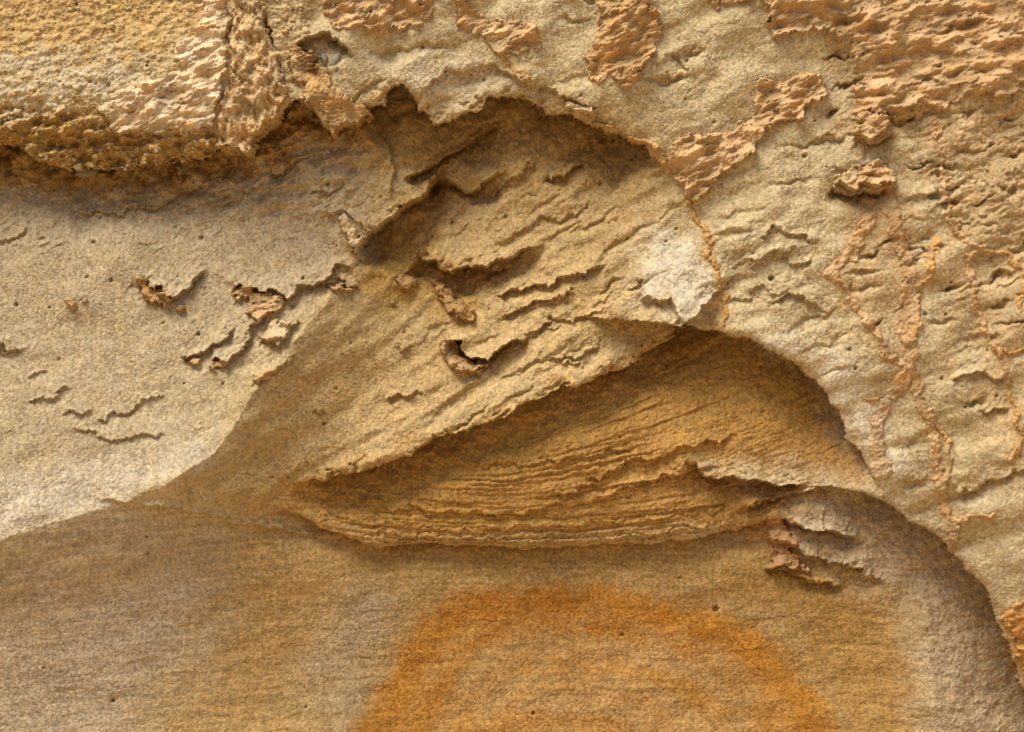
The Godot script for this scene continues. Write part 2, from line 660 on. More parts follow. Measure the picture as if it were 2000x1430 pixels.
	edge("1066,645 1080,652 1098,640", 4.0, 8.0, 12.0, 12.0, 6.0, 6.0)
	edge("772,676 786,687 806,672", 9.0, 10.0, 18.0, 18.0, 5.0, 8.0)
	edge("758,790 780,778 800,775 815,760", 9.0, 11.0, 18.0, 22.0, 8.0, 8.0)
	edge("612,800 620,808 632,802", 6.0, 8.0, 10.0, 12.0, 4.0, 4.0)
	# small steps on the pale face
	edge("275,542 290,556 312,566 332,584 345,575 372,558 400,520", 14.0, 24.0, 34.0, 34.0, 10.0, 20.0)
	edge("445,565 462,553 490,570 545,570 556,585 600,560 640,530 690,515", 14.0, 22.0, 36.0, 30.0, 10.0, 30.0)
	edge("368,708 385,700 410,680 440,655 470,630", 12.0, 16.0, 22.0, 26.0, 6.0, 30.0)
	edge("420,702 432,698 455,705 470,695 500,640 530,610", 12.0, 18.0, 24.0, 26.0, 6.0, 30.0)
	edge("498,745 515,735 535,722 552,712 575,690", 10.0, 14.0, 18.0, 18.0, 6.0, 14.0)
	edge("518,660 535,664 552,668 572,645 578,625", 12.0, 16.0, 20.0, 26.0, 6.0, 10.0)
	edge("610,540 640,545 655,540 680,560 700,550", 8.0, 14.0, 16.0, 22.0, 10.0, 10.0)
	edge("-40,690 0,680 22,678 48,690", 8.0, 10.0, 20.0, 22.0, 0.0, 10.0)
	edge("270,430 262,455 225,510 190,570 170,640", 9.0, -9.0, 120.0, 160.0, 30.0, 60.0, 0.3, 1.2)
	edge("440,470 395,500 370,535 320,600", 6.0, -6.0, 70.0, 60.0, 30.0, 40.0, 0.3, 1.2)
	edge("62,782 90,776 120,768 150,758", 5.0, 8.0, 16.0, 16.0, 10.0, 20.0)
	edge("128,808 150,806 185,806", 5.0, 8.0, 14.0, 14.0, 10.0, 10.0)
	edge("195,818 220,815 260,800 300,780", 5.0, 8.0, 20.0, 14.0, 10.0, 30.0)
	edge("155,838 190,842 230,856 280,855 350,845", 5.0, 7.0, 18.0, 14.0, 10.0, 30.0)
	edge("275,785 300,778 320,774", 5.0, 6.0, 12.0, 12.0, 6.0, 6.0)
	edge("60,740 80,730 110,725", 4.0, 6.0, 12.0, 12.0, 6.0, 10.0)
	# beneath the pebbly bed
	edge("130,425 180,418 220,416 290,405 330,380 370,365 420,350", 6.0, 14.0, 26.0, 26.0, 30.0, 30.0)
	edge("375,403 420,398 460,378 520,372", 5.0, 9.0, 20.0, 18.0, 10.0, 30.0)
	edge("425,345 432,352 440,330 470,318", 9.0, 14.0, 18.0, 26.0, 6.0, 10.0)
	edge("520,330 545,335 580,310 620,285", 10.0, 18.0, 26.0, 36.0, 10.0, 20.0)
	edge("600,378 640,370 680,345", 5.0, 12.0, 18.0, 20.0, 10.0, 20.0)
	edge("-40,470 10,468 30,460 40,440", 5.0, 9.0, 20.0, 16.0, 0.0, 10.0)
	edge("245,310 262,322 300,326 330,325 360,310", 10.0, 12.0, 16.0, 20.0, 8.0, 8.0)
	edge("640,412 660,418 678,415 705,440 712,480 700,510", 6.0, 10.0, 12.0, 20.0, 6.0, 6.0)
	# hollows on the right face
	edge("1180,0 1150,10 1120,-10 1100,-40", 8.0, 20.0, 30.0, 40.0, 10.0, 10.0)
	edge("1460,520 1500,508 1560,512 1580,520", 5.0, 11.0, 30.0, 24.0, 20.0, 12.0)
	edge("1500,590 1530,575 1560,585 1600,605", 7.0, 16.0, 40.0, 34.0, 20.0, 20.0)
	edge("1480,462 1510,455 1550,460 1590,475", 6.0, 13.0, 24.0, 22.0, 12.0, 12.0)
	edge("1580,275 1610,272 1640,285", 5.0, 9.0, 24.0, 20.0, 12.0, 12.0)
	edge("1300,120 1320,115 1345,130", 5.0, 12.0, 24.0, 20.0, 12.0, 12.0)
	edge("1425,520 1450,512 1490,500 1560,492", 5.0, 7.0, 20.0, 20.0, 12.0, 30.0)
	edge("1420,590 1470,570 1540,565", 4.0, 7.0, 20.0, 22.0, 12.0, 30.0)
	edge("1840,745 1870,735 1910,728 1935,750", 8.0, 14.0, 24.0, 24.0, 12.0, 12.0)
	edge("1890,795 1920,798 1955,790", 8.0, 14.0, 24.0, 24.0, 12.0, 12.0)
	edge("1840,955 1900,945 1960,915 2010,900", 8.0, 12.0, 30.0, 34.0, 20.0, 12.0)
	edge("1985,930 2010,915 2040,915", 8.0, 16.0, 24.0, 34.0, 10.0, 12.0)
	edge("1618,368 1645,382 1690,384 1735,366", 10.0, 34.0, 20.0, 44.0, 10.0, 14.0)
	edge("1668,272 1690,286 1712,280 1728,262", 6.0, 26.0, 16.0, 40.0, 8.0, 8.0)
	edge("1660,60 1690,55 1740,75", 6.0, 12.0, 20.0, 22.0, 10.0, 10.0)


func relief() -> void:
	var all := field("-9000,-9000 9000,-9000 9000,9000 -9000,9000", 1.0, 0.0)
	# the whole wall is a little lumpy, with a lean of the beds up to the right
	waves(all, 1.0, -20.0, 150.0, 80.0, 3.0, 21, 2)
	waves(all, 1.0, -25.0, 26.0, 18.0, 0.5, 22, 2)
	var hollow := field(BED.hollow, 60.0)
	layers(field("760,200 1112,224 1310,330 1250,545 1332,639 1014,796 786,898 800,700 860,560", 60.0), 50.0, -27.0, 34.0, 110.0, 5.0, 31, -0.25)
	waves(hollow, 20.0, -32.0, 180.0, 60.0, 7.0, 23, 2)
	var layered := field(BED.layered, 60.0)
	layers(layered, 16.0, -6.0, 9.0, 120.0, 3.0, 33, 0.4, 0.0002, 950.0, 0.8)
	layers(layered, 16.0, -8.0, 17.0, 170.0, 3.5, 35, 0.1, 0.0002, 950.0, 0.6)
	var pebbly := field(BED.pebbly, 60.0)
	waves(pebbly, 14.0, -6.0, 36.0, 22.0, 5.5, 24, 4)
	var crumbly := field("-300,215 0,218 120,212 230,250 330,262 440,268 540,250 600,190 660,190 560,300 430,320 300,345 150,352 50,330 -300,320", 40.0)
	waves(crumbly, 18.0, -8.0, 90.0, 46.0, 36.0, 25, 3)
	waves(crumbly, 18.0, 0.0, 28.0, 20.0, 17.0, 28, 4)
	waves(field("330,330 440,290 560,200 640,240 720,300 660,410 480,430 330,420", 50.0), 40.0, -24.0, 80.0, 40.0, 17.0, 47, 3)
	var pale := field(BED.pale, 60.0)
	layers(pale, 20.0, -16.0, 24.0, 90.0, 4.0, 37, -0.4)
	layers(field("-200,330 500,330 700,250 720,400 500,480 -200,500", 50.0), 40.0, -14.0, 22.0, 90.0, 10.0, 38, 0.05)
	var lower := field(BED.lower, 60.0)
	layers(lower, 30.0, -3.0, 13.0, 160.0, 1.6, 39, 0.0)
	layers(lower, 30.0, -1.0, 34.0, 340.0, 2.4, 40, 0.0)
	var right := field(BED_RIGHT, 60.0)
	layers(right, 20.0, -12.0, 30.0, 80.0, 2.2, 41, -0.55)
	waves(right, 20.0, -14.0, 90.0, 44.0, 2.5, 26, 2)
	waves(right, 20.0, -30.0, 200.0, 130.0, 14.0, 29, 2)
	var ripples := field("1640,100 1800,210 2300,150 2300,560 1900,520 1830,470 1815,300 1660,300", 60.0)
	layers(ripples, 30.0, -16.0, 32.0, 46.0, 11.0, 43, 0.0)
	waves(ripples, 30.0, -14.0, 50.0, 20.0, 6.0, 27, 3, 0.3)
	edge("572,104 598,80 640,68 668,82 692,104", 9.0, 34.0, 36.0, 80.0, 16.0, 20.0)
	scoop(Vector2(608.0, 122.0), 40.0, 52.0, 34.0, 26.0)
	for c in [[529.0, 58.0, 66.0, 40.0, 5.0, 22.0], [553.0, 142.0, 70.0, 26.0, 4.0, 14.0], [449.0, 60.0, 88.0, 40.0, 5.0, 16.0], [408.0, 150.0, -25.0, 17.0, 7.0, 15.0], [322.0, -4.0, 4.0, 30.0, 12.0, 22.0], [225.0, 193.0, 0.0, 12.0, 8.0, 10.0], [470.0, 45.0, 80.0, 16.0, 8.0, 12.0], [375.0, 108.0, 70.0, 24.0, 14.0, 9.0]]:
		scoop(Vector2(c[0], c[1]), c[2], c[3], c[4], c[5])
	# chips along the rims
	var chip := RandomNumberGenerator.new()
	chip.seed = 88
	for rim in ["0,288 75,314 150,336 240,326 300,318 420,296 520,258", "690,236 720,213 748,200 769,164 786,164 804,192 845,232 891,222 954,188 1028,192 1112,222 1200,258 1290,318", "550,938 650,929 786,894 874,848 979,817 1042,778 1147,743 1259,694 1325,640", "700,488 715,448 760,421 825,372", "815,501 862,520 915,526 965,505 1017,491"]:
		var p := pts(rim)
		for q in p.size() - 1:
			for n in int(p[q].distance_to(p[q + 1]) / 13.0):
				var o := p[q].lerp(p[q + 1], chip.randf()) + Vector2(0.0, chip.randf_range(-16.0, 3.0))
				scoop(o, chip.randf_range(-50.0, 10.0), chip.randf_range(5.0, 15.0), chip.randf_range(4.0, 9.0), chip.randf_range(2.0, 11.0))
	# scooped hollows, thicker towards the upper right, and long flutes in the sheltered part
	var dice := RandomNumberGenerator.new()
	dice.seed = 412
	var right_ := pts(BED_RIGHT)
	for n in 900:
		var o := Vector2(dice.randf_range(640.0, 2060.0), dice.randf_range(-40.0, 1200.0))
		var rippled := o.x > 1620.0 and o.y < 640.0
		if dice.randf() > (1.0 if rippled else 0.26) or not Geometry2D.is_point_in_polygon(o, right_):
			continue
		scoop(o, dice.randf_range(-28.0, -4.0), dice.randf_range(12.0, 34.0 if rippled else 70.0), dice.randf_range(4.0, 11.0 if rippled else 22.0), dice.randf_range(3.0, 16.0) * dice.randf_range(0.3, 1.1) * (1.5 if rippled else 1.0))
	var shelter := pts(BED.hollow)
	for n in 130:
		var o := Vector2(dice.randf_range(560.0, 1320.0), dice.randf_range(200.0, 920.0))
		if Geometry2D.is_point_in_polygon(o, shelter):
			scoop(o, dice.randf_range(-40.0, -24.0), dice.randf_range(30.0, 100.0), dice.randf_range(7.0, 20.0), dice.randf_range(3.0, 9.0) * smoothstep(740.0, 940.0, o.x))
	# small pits
	var rng := RandomNumberGenerator.new()
	rng.seed = 77
	for n in 210:
		var u := rng.randf_range(0.0, 2000.0)
		var v := rng.randf_range(0.0, 1430.0)
		if v > 800.0 and rng.randf() < 0.75:
			continue
		pit(u, v, rng.randf_range(1.6, 4.2), rng.randf_range(4.0, 9.0))
	pit(1502.0, 546.0, 6.0, 14.0)
	pit(1075.0, 622.0, 5.0, 12.0)
	pit(1403.0, 1196.0, 6.0, 9.0)
	pit(1218.0, 1247.0, 4.0, 7.0)
	pit(1567.0, 308.0, 5.0, 10.0)
	pit(390.0, 653.0, 4.0, 10.0)
	# sand grains
	for k in gw * gh:
		GA[k] = 1.0
	for a in [[pebbly, 1.5], [pale, 0.8], [layered, 1.25], [lower, 0.6]]:
		var f: Field = a[0]
		var at_ := 0
		for j in range(f.j0, f.j1 + 1):
			for i in range(f.i0, f.i1 + 1):
				var m := smoothstep(-20.0, 20.0, f.d[at_])
				at_ += 1
				if m > 0.0:
					GA[j * gw + i] = lerpf(GA[j * gw + i], a[1], m)


func scoop(o: Vector2, turn: float, along: float, across: float, depth: float) -> void:
	var c := cos(deg_to_rad(turn))
	var s := sin(deg_to_rad(turn))
	var r := along * 1.7 + 8.0
	for j in range(jv(o.y - r), jv(o.y + r) + 1):
		for i in range(iu(o.x - r), iu(o.x + r) + 1):
			var k := j * gw + i
			var x := U[i] + WX[k] * 1.3 - o.x
			var y := V[j] + WY[k] * 1.3 - o.y
			var a := (x * c + y * s) / along
			var b := (y * c - x * s) / across
			if b < 0.0:
				b *= 2.6
			var q := a * a + b * b
			if q < 3.6:
				H[k] -= depth * (exp(-1.6 * q) - 0.003)


func pit(u: float, v: float, r: float, depth: float) -> void:
	for j in range(jv(v - r - 3.0), jv(v + r + 3.0) + 2):
		for i in range(iu(u - r - 3.0), iu(u + r + 3.0) + 2):
			var d := Vector2(U[i] - u, V[j] - v).length()
			H[j * gw + i] -= depth * smoothstep(r + 1.5, r * 0.4, d)


func stains_and_shading() -> void:
	for k in gw * gh:
		CR[k] = 0.49; CG[k] = 0.388; CB[k] = 0.232
	paint(field(BED.pale, 66.0), 60.0, Color(0.435, 0.342, 0.212))
	paint(field(BED.hollow, 116.0), 110.0, Color(0.455, 0.315, 0.15))
	paint(field(BED.layered, 56.0), 50.0, Color(0.46, 0.265, 0.085))
	paint(field(BED.lower, 56.0), 50.0, Color(0.46, 0.36, 0.24))
	paint(field(BED.pebbly, 56.0), 50.0, Color(0.48, 0.35, 0.19))
	# golden sand in the pebbly bed, paler band across it
	paint(field("-400,110 150,120 330,150 420,170 300,200 150,215 -400,225", 92.0), 26.0, Color(0.53, 0.435, 0.295), 0.8, 60.0, 70.0, 51)
	paint(field("-400,225 150,215 250,262 440,268 600,190 640,250 500,330 300,360 150,370 -400,350", 100.0), 24.0, Color(0.41, 0.25, 0.085), 0.85, 60.0, 50.0, 52)
	paint(field("-400,-400 400,-400 430,60 330,100 150,100 -400,100", 142.0), 26.0, Color(0.49, 0.31, 0.11), 0.6, 110.0, 60.0, 53)
	# bleached places, with light on the rim and crest painted in
	paint(field("1260,470 1310,450 1370,520 1390,600 1400,640 1332,636 1300,590 1250,585 1245,545", 94.0), 40.0, Color(0.58, 0.505, 0.38), 0.85, 50.0)
	paint(field("1470,670 1560,722 1600,760 1655,860 1700,915 1740,900 1700,800 1640,720 1540,660", 86.0), 50.0, Color(0.62, 0.55, 0.42), 0.9, 30.0)  # pale rim rock, with a highlight painted along it
	paint(field("-400,965 60,930 300,890 430,840 400,900 330,945 250,970 0,1050 -400,1200", 70.0), 46.0, Color(0.60, 0.52, 0.39), 0.95, 16.0)  # lit side of the crest, its brightness put into the colour
	paint(field("720,100 900,110 1000,150 1050,190 960,180 880,215 800,180 730,150", 52.0), 26.0, Color(0.53, 0.435, 0.30), 0.8, 20.0)
	paint(field("1370,900 1560,900 1640,950 1580,960 1480,1000 1440,960 1375,935", 66.0), 40.0, Color(0.52, 0.405, 0.25), 0.8, 20.0)
	paint(field("1550,1010 1700,1040 1780,1130 1700,1130 1560,1040", 72.0), 50.0, Color(0.49, 0.37, 0.22), 0.8, 16.0)
	#paint(field("1795,1200 1830,1190 1860,1300 1870,1500 1810,1500", 60.0), 44.0, Color(0.49, 0.38, 0.25), 0.7, 10.0)
	# ochre staining, and brown shade painted into the recesses
	paint(field("500,1000 640,1040 730,1090 670,1190 620,1290 650,1500 200,1520 350,1330 440,1190", 150.0), 100.0, Color(0.47, 0.285, 0.09), 0.75, 40.0, 140.0, 54)
	paint(field("740,1070 1500,1060 1620,1140 1700,1240 1640,1300 1500,1190 1200,1130 900,1130 700,1120", 66.0), 30.0, Color(0.42, 0.27, 0.105), 0.8, 30.0)
	paint(field("560,950 800,900 1020,815 1330,660 1560,740 1600,800 1400,800 1100,900 900,960 1000,1060 700,1060", 156.0), 70.0, Color(0.44, 0.25, 0.07), 0.6, 80.0, 90.0, 55)
	paint(field("1620,1130 1760,1160 1800,1300 1790,1500 1650,1500 1640,1400 1580,1300", 96.0), 50.0, Color(0.36, 0.195, 0.05), 0.85, 40.0, 90.0, 56)
	paint(field("1560,1090 1720,1000 1900,1130 2010,1380 2010,1560 1800,1560 1780,1300 1700,1180", 80.0), 50.0, Color(0.46, 0.345, 0.215), 0.8, 30.0, 90.0, 65)
	paint(field("680,230 770,180 850,250 960,200 1112,230 1290,300 1240,350 1000,330 860,350 720,310", 90.0), 50.0, Color(0.40, 0.25, 0.085), 0.85, 36.0, 80.0, 66)  # shade under the overhang, painted into the rock as brown
	paint(field("700,500 760,430 840,360 870,420 830,500 960,540 920,620 760,600 690,570", 80.0), 40.0, Color(0.38, 0.225, 0.065), 0.85, 36.0, 80.0, 67)  # shade below the spur edge, put into the colour
	paint(field("600,1080 1500,1060 1640,1120 1760,1200 1780,1560 640,1560 700,1300 760,1180", 106.0), 70.0, Color(0.40, 0.245, 0.085), 0.8, 30.0, 90.0, 64)
	paint(field("1376,936 1500,945 1545,1030 1560,1070 1610,1130 1560,1135 1500,1080 1440,1040 1360,1010 1340,960", 50.0), 26.0, Color(0.38, 0.215, 0.07), 0.8, 20.0, 40.0, 68)  # darkness beneath the prongs, painted as ragged brown shade
	# the orange arch
	paint(field("640,1520 690,1430 740,1350 780,1270 815,1215 870,1178 930,1156 1050,1150 1200,1150 1300,1175 1400,1200 1480,1230 1530,1270 1570,1330 1620,1390 1640,1430 1660,1520", 70.0, 0.35), 24.0, Color(0.42, 0.195, 0.038), 0.95, 17.0, 50.0, 57)
	paint(field("880,1520 860,1400 880,1320 930,1262 1020,1235 1200,1235 1350,1262 1450,1310 1500,1400 1520,1520", 116.0), 60.0, Color(0.43, 0.27, 0.11), 0.85, 50.0, 90.0, 58)
	paint(field("870,1218 950,1204 1150,1200 1320,1218 1450,1262 1520,1330 1500,1340 1420,1280 1300,1245 1130,1222 960,1226", 56.0), 20.0, Color(0.42, 0.165, 0.025), 0.55, 30.0, 60.0, 59)
	paint(field("960,1320 1150,1300 1350,1330 1450,1400 1420,1410 1300,1350 1130,1322", 34.0), 12.0, Color(0.45, 0.21, 0.035), 0.5, 16.0, 60.0, 60)
	paint(field("880,1410 1000,1395 1200,1412 1250,1440 880,1440", 30.0), 10.0, Color(0.43, 0.21, 0.05), 0.6, 14.0)
	var arch := pts("690,1440 740,1350 780,1270 815,1215 870,1178 930,1156 1050,1150 1200,1150 1300,1175 1400,1200 1480,1230 1530,1270 1570,1330 1620,1390 1640,1440")
	var rings := [0.9, 0.8, 0.72, 0.64, 0.56, 0.47, 0.38]
	for n in rings.size():
		var line := ""
		for q in arch:
			var r := Vector2(1130.0, 1470.0) + (q - Vector2(1130.0, 1470.0)) * float(rings[n])
			line += "%.1f,%.1f " % [r.x, r.y]
		paint(band(line, 9.0, 7.0, 0.6), 9.0, Color(0.45, 0.29, 0.12) if n % 2 else Color(0.41, 0.17, 0.03), 0.24, 16.0, 40.0, 90 + n)
	# washes of mud colour on the right face
	paint(field("1640,-200 2400,-200 2400,560 1960,520 1850,480 1810,300 1690,290 1640,180", 146.0), 30.0, Color(0.48, 0.31, 0.155), 0.6, 110.0, 90.0, 61)
	paint(field("1640,380 1760,380 1800,500 1960,520 1990,900 1900,900 1840,600 1790,560 1700,700 1640,560", 136.0), 40.0, Color(0.49, 0.31, 0.15), 0.5, 90.0, 80.0, 62)
	paint(field("1940,1180 2300,1150 2300,1900 2100,1560 2005,1380 1950,1240", 50.0), 14.0, Color(0.49, 0.26, 0.09), 0.85, 30.0, 60.0, 63)
	# grains and mottling
	var mottle := noise(71, 38.0, 4)
	var wide := noise(72, 150.0, 3)
	var cells := FastNoiseLite.new()
	cells.seed = 5
	cells.noise_type = FastNoiseLite.TYPE_CELLULAR
	cells.frequency = 1.0 / 4.6
	cells.fractal_type = FastNoiseLite.FRACTAL_NONE
	cells.cellular_return_type = FastNoiseLite.RETURN_DISTANCE
	var tint: FastNoiseLite = cells.duplicate()
	tint.cellular_return_type = FastNoiseLite.RETURN_CELL_VALUE
	var fine := noise(73, 9.0, 2)
	var lines := noise(74, 1.0, 3)
	for j in gh:
		for i in gw:
			var k := j * gw + i
			var u := U[i]
			var v := V[j]
			var g := GA[k]
			var c := tint.get_noise_2d(u, v)
			H[k] += g * (0.6 - 1.1 * absf(cells.get_noise_2d(u, v) + 1.0) + 0.6 * fine.get_noise_2d(u, v))
			var m := 1.0 + 0.10 * mottle.get_noise_2d(u, v) + 0.08 * wide.get_noise_2d(u, v)
			var streak := 0.0
			if REG[k] == 5:
				streak = 0.24 * lines.get_noise_2d(u / 300.0, (v + 0.3 * WY[k] - 0.00006 * (u - 1100.0) * (u - 1100.0)) / 12.0)
			elif REG[k] == 4:
				streak = 0.18 * lines.get_noise_2d(u / 200.0, (v + 0.1 * u + 0.0002 * (u - 950.0) * (u - 950.0)) / 11.0)
			var warm := 0.10 * mottle.get_noise_2d(u + 500.0, v) + 0.06 * c
			m *= 1.0 + 0.10 * c * minf(g, 1.3) + streak
			CR[k] = clampf(CR[k] * m, 0.02, 0.85)
			CG[k] = clampf(CG[k] * m * (1.0 - 0.35 * warm), 0.02, 0.85)
			CB[k] = clampf(CB[k] * m * (1.0 - warm), 0.01, 0.85)


func cliff() -> void:
	var root := Node3D.new()
	root.name = "sandstone_cliff"
	root.set_meta("kind", "structure")
	root.set_meta("label", "weathered sandstone cliff face with hollows, ledges and an arched overhang")
	add_child(root)
	var pp := PackedVector3Array()
	pp.resize(gw * gh)
	for j in gh:
		for i in gw:
			var k := j * gw + i
			pp[k] = at(U[i] + OX[k], V[j] + OY[k], H[k])
	var names := ["rippled_face", "pebbly_bed", "smooth_face", "hollow", "layered_bed", "stained_face"]
	var labels := ["pale rippled face with mud trickles above the arch", "crumbly golden bed of coarse grit along the top", "smooth pale sandstone face", "sheltered hollow with slanting ribs", "thinly layered ochre bed under the arch", "smooth shaded face with an orange arched stain"]
	for n in 6:
		var keep := PackedByteArray()
		keep.resize(gw * gh)
		for k in gw * gh:
			if REG[k] == n:
				keep[k] = 1
		var o := MeshInstance3D.new()
		o.name = names[n]
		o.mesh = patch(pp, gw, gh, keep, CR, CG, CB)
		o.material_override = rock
		o.set_meta("label", labels[n])
		root.add_child(o, true)


# ---------------------------------------------------------------- mud

# A crust of dried mud that clings to the rock: thick, with a lip along its lower edge and lumps; it dips into the rock at its outline.
func crust(called: String, label: String, f: Field, thick: float, lumps: float, c: Color, group: String, seed_: int, lip := 4.0, wl := 17.0, angle := -20.0, hard := 2.6, category := "mud crust", ragged := 1.0, drape := 0) -> void:
	if staining:
		# mud washed into the sand round the crust
		paint(f, halo(category), c, 0.85, halo(category) * 0.7, 22.0, seed_ + 9)
		return
	var w := f.i1 - f.i0 + 1
	var rows := f.j1 - f.j0 + 1
	var hh := PackedFloat32Array()
	hh.resize(w * rows)
	var cr := hh.duplicate()
	var cg := hh.duplicate()
	var cb := hh.duplicate()
	var keep := PackedByteArray()
	keep.resize(w * rows)
	var n := noise(seed_, wl, 4)
	n.fractal_gain = 0.55
	var fine := noise(seed_ + 1, 7.0, 2)
	var tone := noise(seed_ + 2, 60.0, 3)
	var big := noise(seed_ + 3, wl * 2.4, 2)
	var torn := noise(seed_ + 4, 36.0, 4)
	torn.fractal_gain = 0.65
	var ca := cos(deg_to_rad(angle))
	var sa := sin(deg_to_rad(angle))
	for j in rows:
		for i in w:
			var q := j * w + i
			var k := (j + f.j0) * gw + i + f.i0
			var d := f.d[q] + 15.0 * ragged * torn.get_noise_2d(U[i + f.i0], V[j + f.j0])
			if f.d[q] < -18.0:
				hh[q] = H[k] - 8.0
				continue
			# smoothed rock beneath
			var base := 0.0
			if j > 1 and i > 1 and j < rows - 2 and i < w - 2:
				base = (H[k] * 2.0 + H[k - 2] + H[k + 2] + H[k - 2 * gw] + H[k + 2 * gw]) / 6.0
			else:
				base = H[k]
			for up in range(8, drape + 1, 8):
				base = maxf(base, H[maxi(k - gw * (up / 2), 0)] - 0.15 * up)
			var u := U[i + f.i0]
			var v := V[j + f.j0]
			var a := u * ca + v * sa
			var b := v * ca - u * sa
			var z := 0.55 * n.get_noise_2d(a * 0.45, b) + 0.6 * big.get_noise_2d(a * 0.7, b)
			var ph := b / (wl * 0.9) + 1.6 * n.get_noise_2d(a * 0.3 + 40.0, b * 0.5)
			var fr := ph - floorf(ph)
			var flake := clampf(2.0 * big.get_noise_2d(a * 0.6 + 90.0, b * 0.6 + floorf(ph) * 31.0), 0.0, 1.0) * (fr * fr if fr < 0.88 else 0.77 * (1.0 - fr) / 0.12)
			var rise := smoothstep(-1.0, hard, d)
			var below := 0.0
			if j < rows - 5:
				below = clampf((d - f.d[(j + 4) * w + i]) / 8.0, 0.0, 1.0)
			hh[q] = lerpf(H[k] - 5.0, base + thick + lumps * (z + 0.55 * flake) + 2.2 * fine.get_noise_2d(u, v) + lip * below * exp(-maxf(d, 0.0) / 9.0), rise)
			var m := 1.0 + 0.42 * tone.get_noise_2d(u, v) + 0.16 * z
			var warm := 0.30 * tone.get_noise_2d(u + 300.0, v)
			var fade := (0.3 if category == "mud trickle" else 0.75) * smoothstep(12.0, -1.0, d)
			cr[q] = lerpf(c.r * m, CR[k], fade)
			cg[q] = lerpf(c.g * m * (1.0 - 0.4 * warm), CG[k], fade)
			cb[q] = lerpf(c.b * m * (1.0 - warm), CB[k], fade)
			if d > -6.0:
				for o in [0, 1, w, w + 1]:
					if q - o >= 0:
						keep[q - o] = 1
	for j in rows:
		keep[j * w + w - 1] = 0
	# drop the parts wholly under the rock
	var o := MeshInstance3D.new()
	o.name = numbered(called)
	var pp := PackedVector3Array()
	pp.resize(w * rows)
	for j in rows:
		for i in w:
			var k := (j + f.j0) * gw + i + f.i0
			var back := 1.0 if drape == 0 else 0.0
			pp[j * w + i] = at(U[i + f.i0] + back * OX[k], V[j + f.j0] + back * OY[k], hh[j * w + i])
	o.mesh = patch(pp, w, rows, keep, cr, cg, cb)
	o.material_override = clay
	tag(o, label, category, group)
	add_child(o, true)


var staining := false


func halo(category: String) -> float:
	return 6.0 if category == "mud trickle" else 9.0 if category == "mud crust" else 4.0


